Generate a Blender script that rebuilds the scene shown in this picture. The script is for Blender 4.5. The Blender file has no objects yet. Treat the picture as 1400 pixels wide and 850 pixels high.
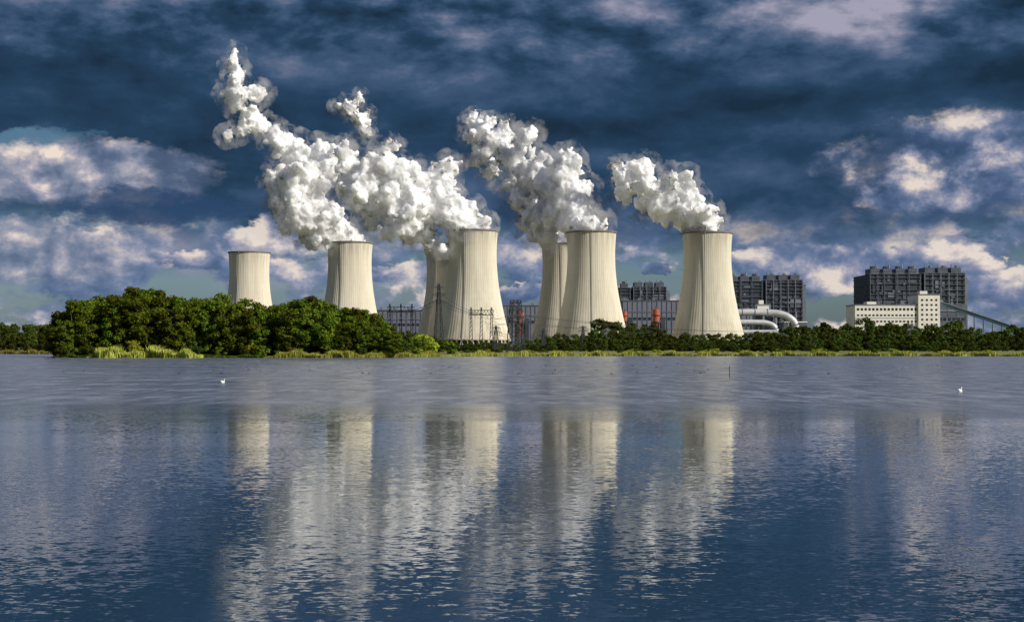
import bpy, math, random
import numpy as np
from mathutils import Vector
random.seed(7); rng=np.random.default_rng(7)
S=bpy.context.scene
COL=S.collection
F=1923.0; CH=4.0
def P(a,b,D):   # image pixel column/row + distance -> world metres
    return ((a-700)/F*D, D, CH+(475-b)/F*D)
def X(a,D): return (a-700)/F*D
def Z(b,D): return CH+(475-b)/F*D
def lin(r,g,b):
    f=lambda c:(c/255/12.92) if c/255<=0.04045 else ((c/255+0.055)/1.055)**2.4
    return (f(r),f(g),f(b),1)

# ------------------------------------------------------------ materials
def newmat(name):
    m=bpy.data.materials.new(name); m.use_nodes=True
    nt=m.node_tree; nt.nodes.clear()
    out=nt.nodes.new('ShaderNodeOutputMaterial')
    return m,nt,out
class NT:
    def __init__(s,nt): s.nt=nt
    def n(s,t,**k):
        nd=s.nt.nodes.new(t)
        for a,b in k.items(): setattr(nd,a,b)
        return nd
    def l(s,a,b): s.nt.links.new(a,b)
    def _in(s,sock,v):
        if isinstance(v,bpy.types.NodeSocket): s.l(v,sock)
        else: sock.default_value=v
    def math(s,op,a,b=0.0,c=0.0,clamp=False):
        nd=s.n('ShaderNodeMath',operation=op,use_clamp=clamp)
        s._in(nd.inputs[0],a); s._in(nd.inputs[1],b)
        if op in('MULTIPLY_ADD','SMOOTH_MIN'): s._in(nd.inputs[2],c)
        return nd.outputs[0]
    def vmul(s,v,c):
        nd=s.n('ShaderNodeVectorMath',operation='MULTIPLY'); s._in(nd.inputs[0],v); s._in(nd.inputs[1],c); return nd.outputs[0]
    def vadd(s,v,c):
        nd=s.n('ShaderNodeVectorMath',operation='ADD'); s._in(nd.inputs[0],v); s._in(nd.inputs[1],c); return nd.outputs[0]
    def noise(s,v,scale,detail=4,rough=.55,dist=0.0,out=0):
        nd=s.n('ShaderNodeTexNoise'); s.l(v,nd.inputs['Vector'])
        nd.inputs['Scale'].default_value=scale; nd.inputs['Detail'].default_value=detail
        nd.inputs['Roughness'].default_value=rough; nd.inputs['Distortion'].default_value=dist
        return nd.outputs[out]
    def ss(s,v,a,b,c=0.0,d=1.0):
        nd=s.n('ShaderNodeMapRange',interpolation_type='SMOOTHSTEP'); s._in(nd.inputs[0],v)
        nd.inputs[1].default_value=a; nd.inputs[2].default_value=b; nd.inputs[3].default_value=c; nd.inputs[4].default_value=d
        return nd.outputs[0]
    def mix(s,f,a,b,bt='MIX'):
        nd=s.n('ShaderNodeMix',data_type='RGBA',blend_type=bt)
        s._in(nd.inputs[0],f); s._in(nd.inputs[6],a); s._in(nd.inputs[7],b); return nd.outputs[2]
    def ramp(s,v,stops):
        nd=s.n('ShaderNodeValToRGB'); s._in(nd.inputs[0],v)
        e=nd.color_ramp.elements
        while len(e)<len(stops): e.new(0.5)
        for i,(p,c) in enumerate(stops): e[i].position=p; e[i].color=c
        return nd.outputs[0]
def pbr(name,col,rough=.8,var=.25,scale=.3,metal=0.0,stretch=(1,1,1),rnd=False):
    m,nt,out=newmat(name); N=NT(nt)
    tc=N.n('ShaderNodeTexCoord'); v=N.vmul(tc.outputs['Object'],stretch)
    f=N.noise(v,scale,5,.6)
    c1=tuple(c*(1-var) for c in col[:3])+(1,); c2=tuple(min(1,c*(1+var)) for c in col[:3])+(1,)
    c=N.ramp(f,[(.3,c1),(.7,c2)])
    b=N.n('ShaderNodeBsdfPrincipled'); N.l(c,b.inputs['Base Color']); b.inputs['Roughness'].default_value=rough
    b.inputs['Metallic'].default_value=metal
    N.l(b.outputs[0],out.inputs[0]); return m
M={}
M['white']=pbr('white_cladding',(.74,.71,.62),.7,.10,.15)
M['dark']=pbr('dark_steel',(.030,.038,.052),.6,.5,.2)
M['slab']=pbr('steel_deck',(.07,.085,.11),.6,.4,.15)
M['panel']=pbr('grey_panel',(.15,.17,.205),.6,.3,.1)
M['violet']=pbr('hall_cladding',(.14,.15,.205),.6,.12,.05,stretch=(4,4,.3))
M['glass']=pbr('window_glass',(.02,.03,.045),.15,.3,.3)
M['red']=pbr('red_oxide_paint',(.28,.045,.02),.5,.4,.6)
M['orange']=pbr('orange_paint',(.40,.09,.03),.5,.3,.6)
M['pipe']=pbr('pipe_sheet',(.55,.56,.58),.4,.12,.2,metal=.2)
M['teal']=pbr('conveyor_sheet',(.07,.13,.17),.5,.2,.1)
M['galv']=pbr('galvanised_steel',(.22,.23,.24),.5,.2,.5)
M['pylon']=pbr('weathered_steel',(.05,.055,.06),.6,.2,.5)
M['wire']=pbr('cable',(.04,.04,.04),.6,.1,.5)
M['bark']=pbr('bark',(.09,.07,.05),.9,.4,1.5)
M['wood']=pbr('wet_wood',(.05,.04,.03),.8,.3,3)
M['swan']=pbr('white_feathers',(.8,.8,.78),.8,.05,5)
M['duck']=pbr('brown_feathers',(.05,.04,.035),.8,.4,8)
M['beak']=pbr('orange_beak',(.6,.22,.03),.5,.1,5)

def concrete():
    m,nt,out=newmat('tower_concrete'); N=NT(nt)
    tc=N.n('ShaderNodeTexCoord'); o=tc.outputs['Object']
    inf=N.n('ShaderNodeObjectInfo')
    sh=N.n('ShaderNodeCombineXYZ'); N.l(N.math('MULTIPLY',inf.outputs['Random'],300.0),sh.inputs[0])
    o2=N.vadd(o,sh.outputs[0])
    st=N.noise(N.vmul(o2,(1,1,.03)),.25,6,.62)
    st2=N.noise(N.vmul(o2,(1,1,.012)),1.0,3,.6)
    bl=N.noise(o2,.045,5,.6)
    base=N.ramp(st,[(.28,(.60,.545,.43,1)),(.5,(.70,.655,.54,1)),(.72,(.75,.71,.60,1))])
    base=N.mix(N.ss(bl,.42,.62,0,.35),base,(.64,.58,.46,1))
    base=N.mix(N.ss(st2,.5,.72,0,.2),base,(.76,.72,.62,1))
    sp=N.n('ShaderNodeSeparateXYZ'); N.l(o,sp.inputs[0]); z=sp.outputs[2]
    top=N.math('MULTIPLY',N.ss(z,92,113,0,1),N.ss(st,.42,.6,1,0))
    base=N.mix(N.math('MULTIPLY',top,.35),base,(.30,.26,.20,1))
    foot=N.math('MULTIPLY',N.ss(z,8,38,1,0),N.ss(st,.38,.62,1,.1))
    base=N.mix(N.math('MULTIPLY',foot,.4),base,(.36,.29,.19,1))
    w=N.math('FRACT',N.math('MULTIPLY',z,1/6.0))
    base=N.mix(N.ss(w,.0,.09,.08,0),base,(.12,.1,.08,1))
    b=N.n('ShaderNodeBsdfDiffuse'); N.l(base,b.inputs[0]); b.inputs['Roughness'].default_value=.5
    N.l(b.outputs[0],out.inputs[0]); return m
M['conc']=concrete()
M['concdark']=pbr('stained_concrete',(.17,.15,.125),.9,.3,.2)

def foliage(name,c1,c2,c3):
    m,nt,out=newmat(name); N=NT(nt)
    tc=N.n('ShaderNodeTexCoord'); inf=N.n('ShaderNodeObjectInfo')
    f=N.noise(tc.outputs['Object'],.5,3,.65)
    c=N.ramp(f,[(.33,c1),(.5,c2),(.68,c3)])
    hs=N.n('ShaderNodeHueSaturation'); N.l(c,hs.inputs['Color'])
    N.l(N.math('MULTIPLY_ADD',inf.outputs['Random'],.06,.473),hs.inputs['Hue'])
    N.l(N.math('MULTIPLY_ADD',inf.outputs['Random'],1.0,.55),hs.inputs['Value'])
    d=N.n('ShaderNodeBsdfDiffuse'); t=N.n('ShaderNodeBsdfTranslucent'); mx=N.n('ShaderNodeMixShader')
    N.l(hs.outputs[0],d.inputs[0]); N.l(hs.outputs[0],t.inputs[0]); mx.inputs[0].default_value=.26
    N.l(d.outputs[0],mx.inputs[1]); N.l(t.outputs[0],mx.inputs[2]); N.l(mx.outputs[0],out.inputs[0]); return m
M['leaf']=foliage('leaf_green',(.030,.060,.007,1),(.090,.122,.011,1),(.185,.195,.018,1))
M['leafy']=foliage('leaf_yellow',(.14,.16,.012,1),(.24,.25,.025,1),(.33,.31,.03,1))
M['leafd']=foliage('leaf_dark',(.025,.046,.009,1),(.060,.081,.014,1),(.115,.125,.02,1))
M['reed']=foliage('reed_green',(.18,.19,.03,1),(.31,.30,.06,1),(.44,.38,.11,1))

# ------------------------------------------------------------ mesh builder
class MB:
    def __init__(s): s.v=[];s.f=[];s.m=[];s.ml=[]
    def mi(s,k):
        if k not in s.ml: s.ml.append(k)
        return s.ml.index(k)
    def box(s,x0,x1,y0,y1,z0,z1,k):
        b=len(s.v); s.v+=[(x0,y0,z0),(x1,y0,z0),(x1,y1,z0),(x0,y1,z0),(x0,y0,z1),(x1,y0,z1),(x1,y1,z1),(x0,y1,z1)]
        for q in((0,3,2,1),(4,5,6,7),(0,1,5,4),(1,2,6,5),(2,3,7,6),(3,0,4,7)):
            s.f.append(tuple(b+i for i in q)); s.m.append(s.mi(k))
    def tube(s,pts,rad,k,n=12,cap=True):
        pts=[Vector(p) for p in pts]
        if not hasattr(rad,'__len__'): rad=[rad]*len(pts)
        b=len(s.v)
        for i,p in enumerate(pts):
            t=(pts[min(i+1,len(pts)-1)]-pts[max(i-1,0)]).normalized()
            u=t.cross(Vector((0,0,1)) if abs(t.z)<.95 else Vector((0,1,0))).normalized(); w=t.cross(u)
            for j in range(n):
                a=2*math.pi*j/n; q=p+(u*math.cos(a)+w*math.sin(a))*rad[i]; s.v.append(tuple(q))
        mi=s.mi(k)
        for i in range(len(pts)-1):
            for j in range(n):
                s.f.append((b+i*n+j,b+i*n+(j+1)%n,b+(i+1)*n+(j+1)%n,b+(i+1)*n+j)); s.m.append(mi)
        if cap:
            s.f.append(tuple(b+j for j in range(n))[::-1]); s.m.append(mi)
            s.f.append(tuple(b+(len(pts)-1)*n+j for j in range(n))); s.m.append(mi)
    def beam(s,p,q,w,k): s.tube([p,q],w*.7,k,4)
    def ell(s,c,r,k,n=12,m=8):
        b=len(s.v)
        for i in range(m+1):
            ph=math.pi*i/m
            for j in range(n):
                th=2*math.pi*j/n
                s.v.append((c[0]+r[0]*math.sin(ph)*math.cos(th),c[1]+r[1]*math.sin(ph)*math.sin(th),c[2]+r[2]*math.cos(ph)))
        mi=s.mi(k)
        for i in range(m):
            for j in range(n):
                s.f.append((b+i*n+j,b+(i+1)*n+j,b+(i+1)*n+(j+1)%n,b+i*n+(j+1)%n)); s.m.append(mi)
    def mesh(s,name,smooth=False):
        me=bpy.data.meshes.new(name); me.from_pydata(s.v,[],s.f)
        for k in s.ml: me.materials.append(M[k])
        me.polygons.foreach_set('material_index',s.m)
        if smooth: me.polygons.foreach_set('use_smooth',[True]*len(s.f))
        me.update(); return me
    def obj(s,name,loc=(0,0,0),smooth=False):
        o=bpy.data.objects.new(name,s.mesh(name,smooth)); o.location=loc; COL.objects.link(o); return o
def inst(name,me,loc,rz=0,sc=(1,1,1),parent=None):
    o=bpy.data.objects.new(name,me); o.location=loc; o.rotation_euler=(0,0,rz); o.scale=sc
    COL.objects.link(o)
    if parent: o.parent=parent
    return o
def empty(name):
    o=bpy.data.objects.new(name,None); COL.objects.link(o); return o

# ------------------------------------------------------------ cooling towers
def tower_mesh():
    b=MB(); n=288
    def r(z): return 23.2*math.sqrt(1+((z-92)/67.5)**2)
    zs=[10+i*(113.6-10)/34 for i in range(35)]
    base=len(b.v)
    for z in zs:
        for i in range(n):
            rr=r(z)+(.09 if i%4 in(0,1) else 0); a=2*math.pi*i/n
            b.v.append((rr*math.cos(a),rr*math.sin(a),z))
    mi=b.mi('conc')
    for k in range(len(zs)-1):
        for i in range(n):
            j=(i+1)%n; b.f.append((base+k*n+i,base+k*n+j,base+(k+1)*n+j,base+(k+1)*n+i)); b.m.append(mi)
    def ring(prof,k,m=96):
        bs=len(b.v)
        for rr,z in prof:
            for i in range(m):
                a=2*math.pi*i/m; b.v.append((rr*math.cos(a),rr*math.sin(a),z))
        q=b.mi(k)
        for t in range(len(prof)-1):
            for i in range(m):
                j=(i+1)%m; b.f.append((bs+t*m+i,bs+t*m+j,bs+(t+1)*m+j,bs+(t+1)*m+i)); b.m.append(q)
    rt=r(115)
    ring([(r(113.6)-.2,113.4),(rt+.8,113.6),(rt+.8,115),(rt-.9,115),(rt-.9,113)],'concdark')
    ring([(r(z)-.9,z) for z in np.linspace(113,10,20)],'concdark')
    ring([(r(10)-.9,10),(r(10)-.9,9.2),(r(10)+.7,9.2),(r(10)+.7,10.4),(r(10)+.2,10.4)],'conc')
    ring([(39.5,-1),(39.5,2.2),(38.9,2.2),(38.9,-1)],'conc')
    ring([(28,-1),(28,9),(24,12)],'dark')  # dark-coloured cylinder standing in for the shaded interior behind the legs
    for i in range(44):
        a=2*math.pi*i/44; da=math.pi/44
        for sgn in(-1,1):
            b.beam((38.5*math.cos(a),38.5*math.sin(a),-.5),(36.2*math.cos(a+sgn*da),36.2*math.sin(a+sgn*da),9.6),.7,'conc')
    for a in(-1.9,):
        pts=[((r(z)+.9)*math.cos(a),(r(z)+.9)*math.sin(a),z) for z in np.linspace(4,115,24)]
        b.tube(pts,.3,'galv',5)
    return b.mesh('cooling_tower_shell')
tm=tower_mesh()
TW=[(340.5,1668),(478,1514),(610,1685),(627,1528),(646,1360),(771,1536),(808.5,1377),(967.5,1386)]
for i,(a,D) in enumerate(TW):
    inst('cooling_tower',tm,(X(a,D),D,2.0),rz=(.7*i)%0.3)

# ------------------------------------------------------------ steam plumes (wind carries them left)
def steam_mats():
    m,nt,out=newmat('steam_core'); N=NT(nt)
    b=N.n('ShaderNodeBsdfPrincipled'); b.inputs['Base Color'].default_value=(1,1,1,1)
    b.inputs['Roughness'].default_value=1; b.inputs['Specular IOR Level'].default_value=0
    b.inputs['Subsurface Weight'].default_value=1; b.inputs['Subsurface Radius'].default_value=(1,1,1); b.inputs['Subsurface Scale'].default_value=9
    N.l(b.outputs[0],out.inputs[0]); M['steam']=m
    m,nt,out=newmat('steam_haze'); N=NT(nt)
    tc=N.n('ShaderNodeTexCoord')
    f=N.noise(tc.outputs['Object'],.07,4,.66)
    v=N.n('ShaderNodeVolumeScatter'); v.inputs['Color'].default_value=(1,1,1,1)
    N.l(N.ss(f,.46,.66,.0,.06),v.inputs['Density'])
    v.inputs['Anisotropy'].default_value=-.3
    N.l(v.outputs[0],out.inputs['Volume']); M['haze']=m
steam_mats()
def ico():
    import bmesh
    bm=bmesh.new(); bmesh.ops.create_icosphere(bm,subdivisions=2,radius=1)
    v=np.array([x.co[:] for x in bm.verts]); f=np.array([[q.index for q in p.verts] for p in bm.faces]); bm.free(); return v,f
IV,IF=ico()
def clouds(name,size,depth):
    t=bpy.data.textures.new(name,'CLOUDS'); t.noise_scale=size; t.noise_depth=depth; t.noise_basis='ORIGINAL_PERLIN'; return t
T1=clouds('billow_large',24,2); T2=clouds('billow_mid',9,4); T3=clouds('billow_small',3.2,3)
def plume(D0,src,pts,back=0.0):
    e=empty('steam_plume')
    sp=[]
    for (a,b,r) in pts:
        D=D0+back*max(0,src-a); k=D/F
        g=1.0 if b>300 else 1.14
        R=r*k*g; c=np.array(P(a,b,D)); c[1]+=rng.normal()*R*.35
        sp.append((c,R*.84))
        for _ in range(15):
            d=rng.normal(size=3); d/=np.linalg.norm(d); r2=R*rng.uniform(.12,.48); c2=c+d*R*rng.uniform(.6,1.0)
            sp.append((c2,r2))
            for _ in range(3):
                d2=rng.normal(size=3)+d*.8; d2/=np.linalg.norm(d2); sp.append((c2+d2*r2*.95,r2*rng.uniform(.22,.5)))
    sp=[(c,r) for c,r in sp if c[2]-r*.6>Z(345 if D0<1450 else 350,c[1])-3]
    V=[];Fc=[]
    for i,(c,r) in enumerate(sp): V.append(IV*r+c); Fc.append(IF+i*len(IV))
    V=np.concatenate(V);Fc=np.concatenate(Fc)
    def mk(name,vox,disps,mat,grow):
        me=bpy.data.meshes.new(name)
        me.from_pydata(V.tolist(),[],Fc.tolist()); me.materials.append(M[mat]); me.update()
        o=bpy.data.objects.new(name,me); COL.objects.link(o); o.parent=e
        rm=o.modifiers.new('r','REMESH'); rm.mode='VOXEL'; rm.voxel_size=vox; rm.use_smooth_shade=True
        for t,s,mid in disps:
            dm=o.modifiers.new('d','DISPLACE'); dm.texture=t; dm.strength=s; dm.mid_level=mid; dm.texture_coords='LOCAL'
        return o
    mk('billows',1.2,[(T1,13,.57),(T2,12,.56),(T3,5,.5)],'steam',0)
    mk('haze',3,[(T1,24,.24),(T2,12,.28)],'haze',0)
plume(1514,478,[(478,330,24),(460,322,22),(440,318,22),(425,325,16),(420,300,26),(400,285,24),(385,262,22),(370,245,15),(405,250,25),(430,240,24),(455,225,20),(410,215,22),(390,200,18),(375,185,14),(350,168,13),(330,178,12),(310,183,8),(338,152,15),(325,130,16),(347,128,12),(322,105,13),(318,87,10),(318,72,6),(440,205,14),(465,205,12),(435,285,20),(450,300,18)])
plume(1362,650,[(646,312,24),(628,300,22),(655,308,14),(605,285,26),(595,262,24),(605,240,20),(615,225,13),(580,250,20),(570,285,28),(545,300,24),(560,318,20),(585,322,16),(535,275,24),(545,245,22),(525,225,20),(505,240,24),(490,265,22),(510,290,20),(480,230,18),(470,210,14),(520,205,14),(535,195,9),(470,250,16),(530,318,14),(602,338,16),(590,345,10),(560,262,22)])
plume(1700,500,[(480,145,12),(492,160,12),(498,178,9),(463,145,7),(490,134,7),(505,186,5)])
plume(1385,812,[(808,312,24),(790,300,26),(765,290,28),(745,300,26),(738,318,18),(752,325,14),(780,270,26),(760,255,26),(775,235,20),(780,215,14),(740,240,24),(720,250,18),(715,275,18),(700,250,14),(730,225,16),(700,215,18),(680,195,22),(660,180,18),(645,160,10),(655,215,16),(690,180,14),(715,190,13),(725,180,8),(670,165,9),(672,232,12),(720,300,14)],1.3)
plume(1386,968,[(967,312,22),(955,300,22),(935,292,22),(915,285,22),(935,270,20),(920,255,18),(940,250,12),(895,265,22),(880,250,20),(860,260,14),(850,240,14),(870,230,14),(885,222,9),(840,230,8),(900,285,14)])

# ------------------------------------------------------------ power station buildings
def boiler_house(x0,D,zt):
    b=MB(); w=116; dep=80
    rr=random.Random(int(x0))
    b.box(x0,x0+62,D,D+dep,0,zt-8,'dark'); b.box(x0+66,x0+w,D,D+dep,0,zt-6,'dark')
    b.box(x0+62,x0+66,D+6,D+dep-6,0,zt-16,'slab')
    z=6
    while z<zt-8:
        b.box(x0-.8,x0+62.8,D-1.4,D+dep+1,z,z+.6,'slab'); z+=rr.choice([4.2,5.4,7.5])
    z=6
    while z<zt-8:
        b.box(x0+65.2,x0+w+.8,D-1.6,D+dep+1,z+.3,z+1.0,'slab'); z+=rr.choice([4.6,5.4,6.5])
    for xx in(0,9,17,31,33,47,61): b.box(x0+xx,x0+xx+.9,D-1.9,D-1.41,0,zt-8,'slab')
    for i in range(6): b.box(x0+66+i*9.8,x0+66+i*9.8+.9,D-2.1,D-1.61,0,zt-6,'panel')
    for i in range(60):
        xx=x0+rr.choice([rr.uniform(1,46),rr.uniform(67,100)]); zz=rr.uniform(30,zt-16); ww=rr.choice([2,3,4,9,14])
        dd=rr.uniform(-1.35,-.3)
        b.box(xx,xx+ww,D+dd,D+.2,zz,zz+rr.choice([1.5,3,6,9 if ww<5 else 3]),rr.choice(['panel','slab','slab','dark','violet']))
    for i in range(4):
        xx=x0+2+i*15.4; b.box(xx,xx+10.5,D+3,D+30,zt-8,zt-1,'slab'); b.box(xx+2,xx+6,D+5,D+14,zt-1,zt+2,'dark')
        b.tube([(xx+8.5,D+8,zt-1),(xx+8.5,D+8,zt+4)],.9,'galv',8)
        b.box(xx-.3,xx+10.8,D+2.4,D+2.9,zt-4,zt-3.4,'panel')
    for i in range(3):
        xx=x0+68+i*16; b.box(xx,xx+12,D+3,D+30,zt-6,zt+.5,'slab'); b.box(xx+7,xx+10,D+5,D+12,zt+.5,zt+3,'panel')
        b.tube([(xx+2,D+8,zt),(xx+2,D+8,zt+5)],.7,'galv',8)
    for i in range(24):
        xx=x0+i*5; b.beam((xx,D-1,zt-8),(xx,D-1,zt-6.2),.15,'galv')
    b.box(x0,x0+w,D-1.2,D-.9,zt-6.3,zt-6.1,'galv')
    for i in range(9):
        zz=20+i*7; b.beam((x0-1,D+4,zz),(x0-1,D+34,zz+7),.5,'slab')
    b.box(x0+w+1,x0+w+6,D+10,D+18,0,zt-12,'panel')
    return b.obj('boiler_house')
boiler_house(435,1709,101); boiler_house(274,1884,101); boiler_house(115,2098,101)

def hall(name,x0,x1,D,dep,zt,k='violet'):
    b=MB(); b.box(x0,x1,D,D+dep,0,zt,k); b.box(x0-.6,x1+.6,D-.6,D+dep+.6,zt,zt+1.2,'slab')
    n=int((x1-x0)/6)
    for i in range(n):
        xx=x0+2+i*(x1-x0-2)/n
        b.box(xx,xx+3.4,D-.25,D+.1,zt*.62,zt*.62+3.2,'glass')
        b.box(xx-1.2,xx-.7,D-.5,D+.1,0,zt-.2,'slab')
        if i%3==0: b.box(xx,xx+3,D+6,D+12,zt+1.2,zt+4.2,'panel')
    b.box(x0,x1,D-.7,D+.1,zt*.78,zt*.78+.8,'panel')
    return b.obj(name)
hall('turbine_hall',133,206,1700,120,60)
hall('turbine_hall',-30,66,1800,100,57)
hall('turbine_hall',-190,-110,1800,100,51)
hall('turbine_hall',235,300,1640,60,46)

def coal_bunker_building():
    b=MB(); x0,x1,D=366,433,1500
    b.box(x0,x1,D,D+40,0,49,'white')
    b.box(x1,456,D-2,D+40,0,60,'white')
    b.box(x0-.5,x1-.1,D-.5,D+40.5,49,50,'panel'); b.box(x1-.5,456.5,D-2.5,D+40.5,60,61,'panel')
    b.box(x0+14,x0+24,D+5,D+20,50,53,'white'); b.box(x0+50,x0+58,D+5,D+20,50,54.5,'panel')
    b.box(x1+4,x1+12,D+6,D+16,61,64.5,'white')
    for i in range(16):
        for zz in(43.5,37.5,31,24,17): b.box(x0+2+i*4.1,x0+4.4+i*4.1,D-.15,D+.1,zz,zz+(2.6 if zz>40 else 1.8),'glass')
    for i in range(4):
        for j in range(9): b.box(x1+3+i*5,x1+5.2+i*5,D-2.15,D-1.9,12+j*5.2,14+j*5.2,'glass')
    for i in range(7): b.box(456-.1,456.15,D+2+i*5,D+4.4+i*5,40,42.5,'glass')
    b.box(x0,x1,D-.3,D+.1,35.2,35.6,'panel')
    b.obj('coal_bunker_building')
    c=MB()
    p=Vector((457,1508,50)); q=Vector((560,1470,10)); n=12
    def prism(p,q,w,h,k):
        d=(q-p).normalized(); s=d.cross(Vector((0,0,1))).normalized()*w/2; u=Vector((0,0,h))
        bs=len(c.v)
        for o in(p,q):
            for t in(-s,s,s+u,-s+u): c.v.append(tuple(o+t))
        for f in((0,1,2,3),(7,6,5,4),(0,4,5,1),(1,5,6,2),(2,6,7,3),(3,7,4,0)): c.f.append(tuple(bs+i for i in f)); c.m.append(c.mi(k))
    prism(p,q,4.5,4,'teal'); up=Vector((0,0,4.05)); prism(p+up,q+up,5.2,.6,'pipe')
    for i in range(1,n):
        g=p.lerp(q,i/n); c.beam((g.x-1.5,g.y-1,0),(g.x,g.y,g.z),.5,'galv'); c.beam((g.x+1.5,g.y+1,0),(g.x,g.y,g.z),.5,'galv')
    c.obj('conveyor_gallery')
coal_bunker_building()
b=MB(); b.box(462,505,1560,1610,0,52,'slab'); b.box(462,505,1559.3,1559.9,44,46,'panel'); b.box(470,480,1565,1580,52,57,'panel')
for i in range(8): b.box(464+i*5,467+i*5,1559.6,1560.1,34,37,'glass')
b.obj('transfer_tower_building')

def ducts():
    b=MB(); D=1450
    def arc(pts,r,k='pipe'):
        out=[]
        P_=[Vector(p) for p in pts]; P_=[P_[0]]+P_+[P_[-1]]
        for i in range(1,len(P_)-2):
            for t in np.linspace(0,1,8,endpoint=False):
                a,bb,c,d=P_[i-1:i+3]
                out.append(.5*((2*bb)+(c-a)*t+(2*a-5*bb+4*c-d)*t*t+(-a+3*bb-3*c+d)*t**3))
        out.append(P_[-1]); b.tube(out,r,k,20)
    arc([(228,D,40),(245,D,40.5),(262,D,40),(275,D-2,39),(285,D-4,35),(291,D-5,28),(293,D-5,14)],3.4)
    arc([(232,D-8,30),(250,D-8,30),(262,D-8,29),(270,D-9,24),(272,D-9,10)],2.6)
    arc([(236,D-14,20),(300,D-14,20)],2)
    for x in(233,246,259,272): 
        b.box(x-.8,x+.8,D-3,D+3,0,36.5,'galv'); b.beam((x,D-3,8),(x+12,D-3,34),.4,'galv')
        b.tube([(x+4,D,40.4),(x+4.8,D,40.4)],3.8,'galv',20)
    b.box(252,268,D+6,D+22,0,49,'panel'); b.box(254,266,D+5.4,D+5.9,41,47,'white'); b.box(256,261,D+8,D+14,49,53,'white')
    for x in(286,294): b.box(x,x+1,D+6,D+7,0,41,'galv')
    b.box(282,306,D+10,D+30,0,30,'slab'); b.box(281.5,306.5,D+9.5,D+30.5,30,31,'white')
    return b.obj('flue_gas_duct')
ducts()
def vessel(x,D,z0,z1,r,):
    b=MB()
    b.tube([(0,0,z0),(0,0,z0+(z1-z0)*.45)],r,'red',20)
    b.tube([(0,0,z0+(z1-z0)*.45),(0,0,z0+(z1-z0)*.55)],r*1.07,'dark',20)
    b.tube([(0,0,z0+(z1-z0)*.55),(0,0,z1-r*.8)],r*.97,'orange',20)
    b.ell((0,0,z1-r*.8),(r*.97,r*.97,r*.8),'red',20,10)
    b.tube([(0,0,z1-.3),(0,0,z1+2)],.6,'dark',8)
    for a in range(6):
        t=a*math.pi/3; c,s_=math.cos(t)*r*1.15,math.sin(t)*r*1.15
        b.beam((c,s_,0),(c,s_,z0+(z1-z0)*.5),.8,'dark')
    for zz in(z0,z0+(z1-z0)*.25,z0+(z1-z0)*.5,z0+(z1-z0)*.75): b.tube([(0,0,zz),(0,0,zz+.6)],r*1.25,'dark',20)
    b.box(r+.6,r+4.5,-2,2,0,z0+(z1-z0)*.7,'dark')
    b.obj('red_process_vessel',(x,D,0))
vessel(X(711,1290),1290,14,38,3.6); vessel(X(897,1330),1330,14,41,3.8); vessel(X(854,1500),1500,20,43,3.0)

# ------------------------------------------------------------ pylons
def pylon(name,x,D,H,wb,arms,t=.28,k='pylon',rz=.4,wt=None):
    b=MB(); wt=wt or wb*.16
    n=max(5,int(H/(wb*.8)))
    def c(i,s):
        f=i/n; w=wb/2*(1-f)+wt/2*f; return (s[0]*w,s[1]*w,H*f)
    cs=[(-1,-1),(1,-1),(1,1),(-1,1)]
    for s in cs: b.beam(c(0,s),c(n,s),t,k)
    for i in range(n):
        for j in range(4):
            a,d=cs[j],cs[(j+1)%4]
            b.beam(c(i,a),c(i+1,d),t*.6,k); b.beam(c(i,d),c(i+1,a),t*.6,k); b.beam(c(i+1,a),c(i+1,d),t*.6,k)
    for zf,L in arms:
        z=H*zf
        for sg in(-1,1):
            b.beam((0,-.5,z),(sg*L,0,z),t*.8,k); b.beam((0,.5,z),(sg*L,0,z),t*.8,k); b.beam((0,0,z+L*.28),(sg*L,0,z),t*.7,k)
            for q in(.35,.7): b.beam((sg*L*q,0,z),(sg*L*q,0,z+L*.28*(1-q)),t*.5,k)
            b.beam((sg*L,0,z),(sg*L,0,z-1.8),.16,k); b.beam((sg*L*.55,0,z),(sg*L*.55,0,z-1.8),.16,k)
    o=b.obj(name,(x,D,1.5)); o.rotation_euler[2]=rz; return o
pylon('lattice_pylon',X(600,1250),1250,59,8,[(.72,9),(.84,7),(.95,5)],.5)
pylon('lattice_pylon',X(705,790),790,29,8,[(.66,5),(.82,4.2),(.95,3.2)],.42,wt=4.5)
pylon('lattice_pylon',X(678,780),780,14.5,3.6,[(.75,3.6),(.93,2.6)],.22)
pylon('lattice_pylon',X(743,950),950,15,3.6,[(.75,4),(.93,3)],.3)
pylon('lattice_pylon',X(797,950),950,17,3.6,[(.8,4),(.95,3)],.3)
pylon('lattice_pylon',X(830,1000),1000,16,4,[(.75,4.5),(.93,3)],.3,'galv')
pylon('lattice_pylon',X(1247,1000),1000,20,4,[(.75,4.5),(.93,3)],.3,'galv')
def gantry(x,D,w,H,t=.45):
    b=MB()
    for sx in(-w/2,0,w/2):
        for dx in(-1,1):
            b.beam((sx+dx*1.6,0,0),(sx+dx*.4,0,H),t,'pylon')
        for i in range(10):
            f=i/10; b.beam((sx-1.6+1.2*f,0,H*f),(sx+1.6-1.2*(f+.1),0,H*(f+.1)),t*.6,'pylon')
    for z in(H*.82,H*.93): b.beam((-w*.62,0,z),(w*.62,0,z),t,'pylon')
    m=16
    for i in range(m):
        xa=-w*.62+i*w*1.24/m; b.beam((xa,0,H*(.82 if i%2 else .93)),(xa+w*1.24/m,0,H*(.93 if i%2 else .82)),t*.6,'pylon')
    for sx in(-w*.6,-w*.3,w*.3,w*.6): b.beam((sx,0,H*.82),(sx,0,H*.82-3),.25,'pylon')
    b.obj('power_line_gantry',(x,D,1.5))
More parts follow.
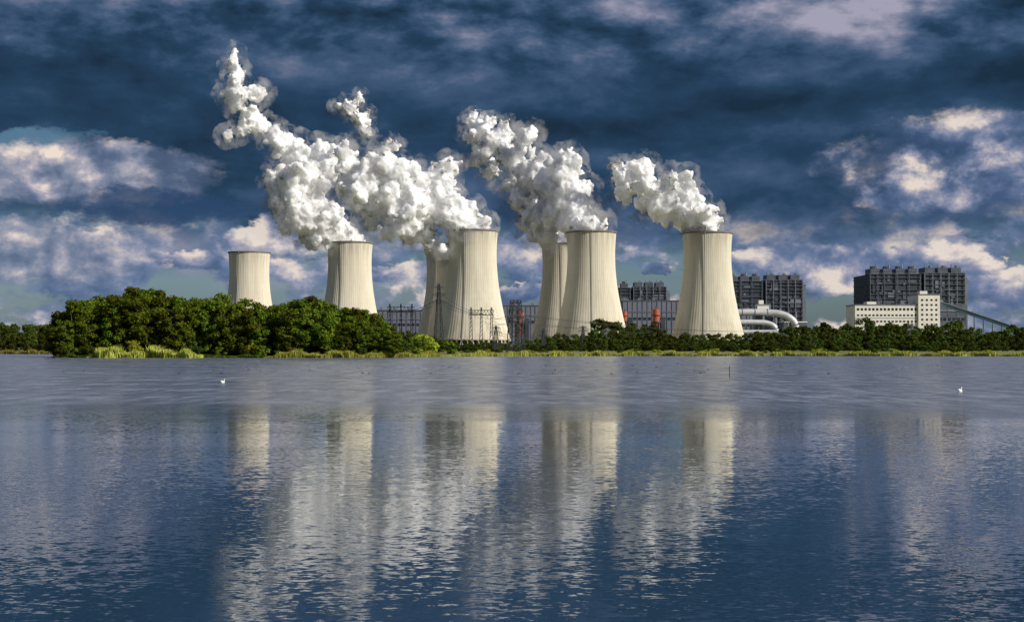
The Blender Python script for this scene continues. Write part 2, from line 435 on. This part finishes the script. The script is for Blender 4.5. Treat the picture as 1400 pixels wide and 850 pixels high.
gantry(X(548,1400),1400,22,46); gantry(X(658,1240),1240,18,38)
gantry(X(1118,1500),1500,16,24)
def wire(a,b_,sag,t=.1):
    pts=[]
    for i in range(25):
        f=i/24; pts.append((a[0]+(b_[0]-a[0])*f,a[1]+(b_[1]-a[1])*f,a[2]+(b_[2]-a[2])*f-sag*4*f*(1-f)))
    return pts
b=MB()
for dz,dx in((0,-4),(0,4),(4.5,-3.5),(4.5,3.5)):
    A=(X(705,790)+dx,790,18+dz)
    b.tube(wire(A,(X(1118,1500)+dx,1500,22+dz*.5),6),.09,'wire',4)
    b.tube(wire(A,(X(658,1240)+dx,1240,32+dz*.5),4),.09,'wire',4)
    b.tube(wire((X(600,1250)+dx,1250,46+dz),(X(548,1400)+dx,1400,40),3),.12,'wire',4)
    b.tube(wire((X(600,1250)+dx,1250,46+dz),(X(658,1240)+dx,1240,33),3),.12,'wire',4)
for dx in(-3,3):
    q=[(678,780,12),(743,950,12),(797,950,14),(830,1000,13),(1247,1000,16)]
    for i in range(4):
        a,c=q[i],q[i+1]
        b.tube(wire((X(a[0],a[1])+dx,a[1],a[2]),(X(c[0],c[1])+dx,c[1],c[2]),2 if i<3 else 5),.07,'wire',4)
b.obj('overhead_power_lines')

# ------------------------------------------------------------ trees
def add_leaves(c,n,size,up=.25):
    N_=len(c)
    nn=n+rng.normal(size=(N_,3))*.5; nn[:,2]+=up; nn/=np.linalg.norm(nn,axis=1)[:,None]
    a=np.cross(nn,rng.normal(size=(N_,3))); a/=np.linalg.norm(a,axis=1)[:,None]; b_=np.cross(nn,a)
    s=size*rng.uniform(.6,1.3,size=(N_,1))
    return np.stack([c-a*s*.5,c+b_*s*.35,c+a*s*.5,c-b_*s*.35],1).reshape(-1,3)
def tree_mesh(name,H,W,leafmat,nclump,per,size,seed,low=.12,trunk=True):
    rg=np.random.default_rng(seed); b=MB()
    cz0=H*low
    cl=[]
    for i in range(nclump):
        for _ in range(50):
            d=rg.normal(size=3); d/=np.linalg.norm(d); rad=rg.uniform(.25,1)**.5
            p=np.array([d[0]*W*.5*rad,d[1]*W*.5*rad,(H+cz0)/2+d[2]*(H-cz0)/2*rad])
            f=(p[2]-cz0)/(H-cz0); wf=math.sin(math.pi*min(1,max(.0,f)*.8+.18))**.5
            if math.hypot(p[0],p[1])<W*.5*wf*.9: break
        r=W*rg.uniform(.08,.17); p[2]=min(p[2],H-r*.7); cl.append((p,r))
    if trunk:
        pts=[(math.sin(i)*W*.01,math.cos(i*1.7)*W*.01,H*.8*i/7) for i in range(8)]
        b.tube(pts,[H*.02*(1-i/8.5) for i in range(8)],'bark',7)
        for p,r in cl[::2]:
            z0=max(H*.12,p[2]-abs(rg.normal())*H*.12-H*.08); m=(p*.5+np.array([0,0,z0])*.5); m[2]-=.3
            b.tube([(0,0,z0),tuple(m),tuple(p)],[H*.008,H*.005,H*.002],'bark',4,False)
    L=[]
    for p,r in cl:
        d=rg.normal(size=(per,3)); d/=np.linalg.norm(d,axis=1)[:,None]
        rad=r*rg.uniform(.55,1.12,size=(per,1)); c=p+d*rad*np.array([1.15,1.15,.8]); L.append(add_leaves(c,d,size))
    L=np.concatenate(L); bs=len(b.v); b.v+= [tuple(x) for x in L.tolist()]
    mi=b.mi(leafmat); nq=len(L)//4
    b.f+=[(bs+4*i,bs+4*i+1,bs+4*i+2,bs+4*i+3) for i in range(nq)]; b.m+=[mi]*nq
    return b.mesh(name)
TM=[tree_mesh('broadleaf_%d'%i,20,[12,10,13,11,9][i],'leaf',[56,50,60,54,46][i],120,.85,100+i,low=.06) for i in range(5)]
BM=[tree_mesh('bush_%d'%i,6,7,['leafy','leaf','leafd'][i],18,90,.6,200+i,low=0,trunk=True) for i in range(3)]
DM=[tree_mesh('far_tree_%d'%i,16,[11,13,10,12][i],'leafd',28,75,1.3,300+i,low=0) for i in range(4)]
prof=[(72,440),(82,418),(95,408),(130,400),(160,393),(190,387),(220,392),(250,396),(280,400),(300,398),(330,408),(350,406),(380,408),(400,405),(430,400),(460,411),(500,420),(520,430),(538,446),(560,455)]
px_,py_=zip(*prof)
def topy(a): return np.interp(a,px_,py_)
k=0
for row,(D0,step) in enumerate([(566,14),(580,15),(598,16),(620,17)]):
    a=76+row*5
    while a<545-row*4:
        D=D0+rng.uniform(-4,5); aa=a+rng.uniform(-4,4)
        h=(Z(topy(aa),D)-.8)*(rng.uniform(.82,1.03) if row else rng.uniform(.66,.98))
        s=h/20; w=s*rng.uniform(.9,1.15) if h>15 else s*1.2
        inst('broadleaf_tree',TM[k%5],(X(aa,D),D,.6),rng.uniform(0,6.28),(w,w,s)); k+=1
        a+=step*rng.uniform(.8,1.25)
for a,D,s,mt in [(180,556,1.15,0),(168,560,.8,0),(205,560,.7,1),(120,558,.9,2),(95,560,.9,1),(300,557,.7,1),(335,556,.6,2),(360,558,.8,1),(400,560,.7,0),(445,561,.8,1),(490,562,.8,2),(85,556,.8,2),(350,563,1.2,0),(520,575,1.4,1),(545,585,1.6,2),(562,600,1.5,1),(580,620,1.7,0),(596,630,1.4,2),(612,650,1.2,1),(530,570,1.0,0)]:
    inst('bush',BM[mt],(X(a,D),D,.4),rng.uniform(0,6.28),(s*1.1,s*1.1,s))
e=empty('undergrowth')
for i in range(75):
    a=rng.uniform(80,540); D=rng.uniform(562,600); s=rng.uniform(.5,1.1)
    inst('shrub_clump',BM[rng.integers(1,3)],(X(a,D),D,.3),rng.uniform(0,6.28),(s*1.3,s*1.3,s),e)
e2=empty('distant_woodland')
pr2=[(540,447),(580,455),(610,462),(700,466),(735,460),(760,452),(800,455),(815,440),(832,428),(850,438),(880,440),(905,447),(950,457),(1010,452),(1060,452),(1090,441),(1180,437),(1250,443),(1300,440),(1350,444),(1400,442),(1700,440)]
qx,qy=zip(*pr2)
def far(a,D,f):
    h=(Z(np.interp(a,qx,qy),D)-1.5)*f
    if h<3: return
    s=h/16; w=max(s,.55)*rng.uniform(.9,1.25)
    inst('far_tree',DM[rng.integers(0,4)],(X(a,D),D,1.5),rng.uniform(0,6.28),(w,w,s),e2)
for D0,step,f0 in[(1120,11,.97),(1060,12,.88),(980,12,.75),(900,13,.6),(820,12,.42)]:
    a=545
    while a<1560:
        if not(D0<850 and rng.random()<.25): far(a,D0+rng.uniform(-30,30),f0*rng.uniform(.75,1.1))
        a+=step*rng.uniform(.6,1.4)
e3=empty('distant_forest')
for D0,n_,hh in((1000,34,18),(1100,34,21),(1250,40,26)):
    for i in range(n_):
        a=-260+350*(i+rng.random())/n_; D=D0+rng.uniform(-25,25); h=hh*rng.uniform(.7,1.0); s=h/16
        inst('far_tree',DM[rng.integers(0,4)],(X(a,D),D,1.5),rng.uniform(0,6.28),(s,s,s),e3)
for i in range(150):
    x=rng.uniform(-900,1100); y=rng.uniform(2150,2400); s=rng.uniform(1.3,1.9)
    inst('far_tree',DM[rng.integers(0,4)],(x,y,2.5),rng.uniform(0,6.28),(s*1.6,s,s),e3)

# ------------------------------------------------------------ terrain, water, reeds
sx=[-20000,-1200,-420,-330,-250,-205,-190,-180,-120,-60,-42,-30,-10,50,150,260,600,1500,20000]
sy=[1000,950,905,895,860,700,580,556,549,556,575,610,640,675,668,645,650,800,900]
def shore(x): return np.interp(x,sx,sy)+2.2*math.sin(x*.21)+1.3*math.sin(x*.53+1)
xs=np.concatenate([[-20000,-6000,-2500,-1200],np.arange(-700,801,5),[1200,2500,6000,20000]])
offs=[(-60,-2.5),(-12,-1.2),(-3,-.35),(0,.0),(1.5,.35),(6,.6),(20,.9),(60,1.4),(160,1.8),(400,2.0),(900,2.2),(2500,2.5),(18000,3)]
fixed=[(-9000,4),(-60,1.5),(-45,-2),(0,-2.5),(300,-2.5)]
V=[];Fc=[]
for yv,zv in fixed:
    for x in xs: V.append((x,yv,zv))
for o,zv in offs:
    for x in xs: V.append((x,shore(x)+o,zv+(rng.uniform(-.12,.12) if 1<o<500 else 0)))
nx=len(xs)
for r in range(len(fixed)+len(offs)-1):
    for i in range(nx-1): Fc.append((r*nx+i,r*nx+i+1,(r+1)*nx+i+1,(r+1)*nx+i))
def groundmat():
    m,nt,out=newmat('meadow'); N=NT(nt)
    tc=N.n('ShaderNodeTexCoord'); o=tc.outputs['Object']
    f=N.noise(o,.03,6,.6); g=N.noise(o,.8,4,.6)
    c=N.ramp(f,[(.35,(.07,.10,.02,1)),(.5,(.16,.18,.04,1)),(.65,(.24,.21,.08,1))])
    c=N.mix(N.ss(g,.4,.6,0,.5),c,(.07,.08,.02,1))
    sp=N.n('ShaderNodeSeparateXYZ'); N.l(o,sp.inputs[0])
    c=N.mix(N.ss(sp.outputs[2],-.1,.3,1,0),c,(.035,.03,.02,1))
    b=N.n('ShaderNodeBsdfPrincipled'); N.l(c,b.inputs['Base Color']); b.inputs['Roughness'].default_value=.95
    N.l(b.outputs[0],out.inputs[0]); return m
me=bpy.data.meshes.new('ground'); me.from_pydata(V,[],Fc); me.materials.append(groundmat()); me.update()
COL.objects.link(bpy.data.objects.new('ground',me))

def watermat():
    m,nt,out=newmat('lake_water'); N=NT(nt)
    tc=N.n('ShaderNodeTexCoord'); o=tc.outputs['Object']
    sp=N.n('ShaderNodeSeparateXYZ'); N.l(o,sp.inputs[0])
    big=N.noise(N.vmul(o,(.30,1,1)),.03,5,.62)
    yy=N.math('ADD',sp.outputs[1],N.math('MULTIPLY',N.math('SUBTRACT',big,.5),80.0))
    ruf=N.ss(yy,68,108,0,1)
    gust=N.ss(N.noise(N.vmul(o,(.16,1,1)),.12,5,.7),.36,.64,.55,1.0)
    fleck=N.ss(N.noise(N.vmul(o,(.45,.10,1)),1.0,4,.7),.40,.60,.0,1.0)
    rr=N.math('MULTIPLY',ruf,gust)
    lane=N.ss(N.noise(N.vmul(o,(.10,1,1)),.07,3,.5),.44,.68,0,1)
    n1=N.noise(N.vmul(o,(.6,1,1)),8,3,.6,out=1)
    n2=N.noise(N.vmul(o,(.45,1,1)),2.0,2,.55,out=1)
    amp=N.math('ADD',N.math('MULTIPLY_ADD',lane,.05,.08),N.math('MULTIPLY',rr,.6))
    def cen(c,k):
        s=N.n('ShaderNodeVectorMath',operation='SUBTRACT'); N.l(c,s.inputs[0]); s.inputs[1].default_value=(.5,.5,.5)
        return N.vmul(s.outputs[0],k)
    v=N.vadd(cen(n1,(.6,1.3,0)),cen(n2,(.17,.36,0)))
    sc=N.n('ShaderNodeVectorMath',operation='SCALE'); N.l(v,sc.inputs[0]); N.l(amp,sc.inputs['Scale'])
    nv=N.vadd(sc.outputs[0],(0,0,1))
    nn=N.n('ShaderNodeVectorMath',operation='NORMALIZE'); N.l(nv,nn.inputs[0])
    b=N.n('ShaderNodeBsdfPrincipled')
    foam_sky=N.mix(fleck,(.10,.115,.15,1),(.27,.29,.34,1))  # foam and reflected sky of the ruffled band painted into the base colour
    N.l(N.mix(rr,(.014,.038,.070,1),foam_sky),b.inputs['Base Color'])
    b.inputs['IOR'].default_value=1.6
    N.l(N.math('MULTIPLY_ADD',rr,.22,.05),b.inputs['Roughness'])
    N.l(nn.outputs[0],b.inputs['Normal'])
    N.l(b.outputs[0],out.inputs[0]); return m
me=bpy.data.meshes.new('lake_water'); me.from_pydata([(-20000,-58,0),(20000,-58,0),(20000,1100,0),(-20000,1100,0)],[],[(0,1,2,3)])
me.materials.append(watermat()); me.update(); COL.objects.link(bpy.data.objects.new('lake_water',me))

def reeds(name,x0,x1,o0,o1,h,dens,mat='reed'):
    n=int((x1-x0)*dens); x=rng.uniform(x0,x1,n); y=np.array([shore(q) for q in x])+rng.uniform(o0,o1,n)
    edge=np.clip(np.minimum(x-x0,x1-x)/6,0.25,1)
    pat=.75+.25*np.sin(x*.35)+.15*np.sin(x*.9+2)
    hh=h*rng.uniform(.6,1.1,n)*edge*pat; w=rng.uniform(.12,.3,n); an=rng.uniform(0,3.14,n); lean=rng.normal(size=(n,2))*.12*hh[:,None]
    dx=np.cos(an)*w; dy=np.sin(an)*w
    A=np.stack([x-dx,y-dy,np.full(n,-.2)],1);B=np.stack([x+dx,y+dy,np.full(n,-.2)],1)
    C=np.stack([x+dx*.7+lean[:,0],y+dy*.7+lean[:,1],hh*.75],1);E=np.stack([x+lean[:,0]*1.6,y+lean[:,1]*1.6,hh+.2],1)
    Vv=np.stack([A,B,C,E],1).reshape(-1,3)
    me=bpy.data.meshes.new(name); me.from_pydata(Vv.tolist(),[],[(4*i,4*i+1,4*i+2,4*i+3) for i in range(n)]); me.materials.append(M[mat]); me.update()
    COL.objects.link(bpy.data.objects.new(name,me))
reeds('reed_bed',-166,-120,-7,1,4.2,170)
reeds('reed_bed',-96,-28,-5,1,2.8,130)
reeds('shore_grass',-30,420,-2,3,2.4,65)
reeds('shore_grass',-420,-215,-2,5,2.8,45)
reeds('shore_grass',-182,-40,-.5,1.5,1.2,60,'leafd')
e4=empty('shoreline_scrub')
for i in range(70):
    a=rng.uniform(620,1500); x=X(a,690); s=rng.uniform(.25,.55)*(1.7 if a>1290 else 1)
    inst('shrub_clump',BM[rng.integers(0,3)],(x,shore(x)+rng.uniform(25,90),.5),rng.uniform(0,6.28),(s*1.6,s*1.6,s),e4)

# ------------------------------------------------------------ birds, post
def swan():
    b=MB()
    b.ell((0,0,.13),(.52,.24,.24),'swan',16,10); b.ell((-.25,.0,.24),(.36,.2,.17),'swan',14,8)
    b.tube([(-.4,0,.22),(-.62,0,.34),(-.72,0,.40)],[.15,.08,.02],'swan',10)
    pts=[(.40,0,.16),(.52,0,.26),(.52,0,.38),(.46,0,.48),(.47,0,.57),(.56,0,.62)]
    b.tube(pts,[.13,.08,.06,.05,.055,.06],'swan',10)
    b.ell((.60,0,.61),(.11,.06,.065),'swan',10,8); b.tube([(.68,0,.60),(.82,0,.55)],[.035,.018],'beak',8)
    b.ell((.69,0,.64),(.03,.025,.025),'duck',6,4)
    return b.mesh('swan',True)
def duck():
    b=MB(); b.ell((0,0,.05),(.24,.12,.11),'duck',10,6); b.tube([(-.18,0,.08),(-.32,0,.14)],[.07,.02],'duck',6)
    b.tube([(.17,0,.08),(.23,0,.18),(.25,0,.22)],[.07,.045,.05],'duck',8); b.ell((.26,0,.24),(.065,.05,.05),'duck',8,6)
    b.tube([(.31,0,.235),(.38,0,.22)],[.022,.012],'beak',6); return b.mesh('duck',True)
sw=swan(); inst('swan',sw,(X(305,160),160,0),1.2,(.62,.62,.62)); inst('swan',sw,(X(1312,128),128,0),.9,(.62,.62,.62))
dk=duck(); fl=empty('duck_flock')
for i in range(90):
    yv=rng.uniform(492,512); D=4*F/(yv-475); a=rng.choice([rng.normal(330,110),rng.normal(620,120),rng.normal(960,90),rng.uniform(40,1350)])
    inst('duck',dk,(X(a,D),D,0),rng.uniform(0,6.28),(.8,.8,.8),fl)
b=MB(); b.tube([(0,0,-1),(.03,0,.6),(.0,.02,1.35)],[.07,.06,.05],'wood',8); b.tube([(-.12,0,1.2),(.12,0,1.25)],.03,'wood',6); b.obj('wooden_post',(X(997,202),202,0))

# ------------------------------------------------------------ sun + sky
az=math.radians(121)
el=math.radians(31)
sd=Vector((math.sin(az)*math.cos(el),math.cos(az)*math.cos(el),math.sin(el)))
L=bpy.data.lights.new('sun','SUN'); L.energy=5; L.angle=math.radians(.5); L.color=(1,.94,.84)
so=bpy.data.objects.new('sun',L); so.rotation_euler=sd.to_track_quat('Z','Y').to_euler(); so.location=(0,0,500); COL.objects.link(so)

W=bpy.data.worlds.new('World'); S.world=W; W.use_nodes=True; nt=W.node_tree; nt.nodes.clear(); N=NT(nt)
out=N.n('ShaderNodeOutputWorld'); bg=N.n('ShaderNodeBackground'); bg.inputs[1].default_value=.1; N.l(bg.outputs[0],out.inputs[0])
sky=N.n('ShaderNodeTexSky'); sky.sky_type='NISHITA'; sky.sun_disc=False; sky.sun_elevation=el; sky.sun_rotation=az
tc=N.n('ShaderNodeTexCoord'); d=tc.outputs['Generated']
sp=N.n('ShaderNodeSeparateXYZ'); N.l(d,sp.inputs[0])
u=N.math('ARCTAN2',sp.outputs[0],sp.outputs[1]); v=sp.outputs[2]
wob=N.noise(N.vmul(d,(1,1,2)),11,6,.68,out=1); wsp=N.n('ShaderNodeSeparateXYZ'); N.l(wob,wsp.inputs[0])
uw=N.math('MULTIPLY_ADD',N.math('SUBTRACT',wsp.outputs[0],.5),.16,u); vw=N.math('MULTIPLY_ADD',N.math('SUBTRACT',wsp.outputs[1],.5),.05,v)
def blob(a,b_,rx,ry,s0=0.0,s1=.7):
    cx=(a-700)/F; cy=(475-b_)/F
    p=N.math('DIVIDE',N.math('SUBTRACT',uw,cx),rx/F); q=N.math('DIVIDE',N.math('SUBTRACT',vw,cy),ry/F)
    r=N.math('SUBTRACT',1.0,N.math('ADD',N.math('MULTIPLY',p,p),N.math('MULTIPLY',q,q)))
    return N.ss(r,s0,s1)
def fbm(off,st,scale,det,ro,dist=0): return N.noise(N.vadd(N.vmul(d,st),off),scale,det,ro,dist)
C=lambda r,g,b_:lin(r,g,b_)
s10=lambda c:(c[0]*10,c[1]*10,c[2]*10,1)
def x10(c): return N.mix(1.0,c,(10,10,10,1),'MULTIPLY')
clear=N.mix(1.0,sky.outputs[0],(.36,.48,.64,1),'MULTIPLY')
# storm deck : broad tone by elevation, soft relief from the noise
sA=(1,1,2.2)
a1=fbm((0,0,0),sA,7,7,.57,.1); a2=fbm((.009,-.01,.04),sA,7,7,.57,.1)
a3=fbm((5,4,0),(1,1,4),3.6,4,.5)
rel=N.math('SUBTRACT',a1,a2)
hi=N.ss(vw,.175,.235)
tone=N.math('ADD',N.math('MULTIPLY',rel,N.math('MULTIPLY_ADD',hi,1.6,.9)),N.math('MULTIPLY_ADD',hi,.27,.27))
tone=N.math('ADD',tone,N.math('MULTIPLY',N.math('SUBTRACT',a3,.5),N.math('MULTIPLY_ADD',hi,.35,.5)))
tone=N.math('ADD',tone,N.math('MULTIPLY',N.math('SUBTRACT',a1,.5),N.math('MULTIPLY_ADD',hi,.6,.35)))
tone=N.math('ADD',tone,N.ss(vw,.12,.045,0,.26))
storm=x10(N.ramp(tone,[(.08,C(28,48,68)),(.28,C(40,67,95)),(.45,C(66,90,121)),(.62,C(108,118,144)),(.85,C(162,160,180))]))
cov=N.ss(N.math('ADD',vw,N.math('MULTIPLY',N.math('SUBTRACT',a1,.5),.16)),.04,.09)
cov=N.math('MAXIMUM',cov,.12)
colr=N.mix(cov,clear,storm)
# broken cumulus low over the horizon : grey foot, sunlit heads
sB=(1,1,1.5)
b1=fbm((3,1,0),sB,17,7,.58,.1); b2=fbm((3.008,1,.020),sB,17,7,.58,.1)
lb=N.math('MULTIPLY_ADD',N.math('SUBTRACT',b1,b2),3.0,.44)
cum=x10(N.ramp(lb,[(.1,C(76,98,136)),(.4,C(110,126,158)),(.6,C(158,160,180)),(.88,C(236,220,208))]))
lowm=N.math('MULTIPLY',N.ss(b1,.45,.54),N.ss(vw,.10,.06))
colr=N.mix(N.math('MULTIPLY',lowm,.9),colr,cum)
gap=blob(10,202,170,16); colr=N.mix(N.math('MULTIPLY',gap,.6),colr,s10(C(104,142,168)))
def headlit(cy,h): return N.math('MULTIPLY',N.math('SUBTRACT',vw,(475-cy)/F),F/h)
def bank(base,cy,h,k): return N.math('ADD',base,N.math('MULTIPLY',headlit(cy,h),k))
pst=[(.1,C(90,106,136)),(.4,C(124,134,158)),(.65,C(170,168,181)),(.92,C(238,222,209))]
pale=x10(N.ramp(bank(lb,252,46,.14),pst))
colr=N.mix(N.math('MULTIPLY',blob(100,250,250,50,0,.55),N.ss(b1,.36,.5,.6,1)),colr,pale)
colr=N.mix(N.math('MULTIPLY',blob(220,293,150,24),.85),colr,s10(C(44,71,106)))
pale2=x10(N.ramp(bank(lb,352,40,.18),pst))
colr=N.mix(N.math('MULTIPLY',blob(75,352,110,48,0,.4),.9),colr,pale2)
c1=fbm((7,2,0),(1,1,1.4),20,7,.58,.1); c2=fbm((7.012,2,.018),(1,1,1.4),20,7,.58,.1)
lc=N.math('MULTIPLY_ADD',N.math('SUBTRACT',c1,c2),2.8,.43)
cst=[(.1,C(72,93,130)),(.4,C(102,119,152)),(.62,C(154,156,177)),(.9,C(236,222,210))]
cb=x10(N.ramp(bank(lc,245,70,.16),cst))
colr=N.mix(N.math('MULTIPLY',blob(1305,240,195,74,0,.55),N.ss(c1,.38,.54,.3,.92)),colr,cb)
for q in((1270,358,56,24),(1110,362,100,36),(905,372,34,14),(1355,400,90,30),(265,365,66,16),(400,335,70,40),(560,370,60,20),(690,400,60,16)):
    cq=x10(N.ramp(bank(lc,q[1],q[3],.18),cst))
    colr=N.mix(N.math('MULTIPLY',blob(*q,0,.5),.85),colr,cq)
N.l(colr,bg.inputs[0])

# ------------------------------------------------------------ camera
cd=bpy.data.cameras.new('camera'); cd.sensor_width=36; cd.lens=F/1400*36; cd.clip_end=40000; cd.clip_start=.5
co=bpy.data.objects.new('camera',cd); co.location=(0,0,CH); co.rotation_euler=(math.radians(90+1.489),0,0); COL.objects.link(co)
S.camera=co
S.view_settings.view_transform='Standard'; S.view_settings.look='None'; S.view_settings.exposure=0
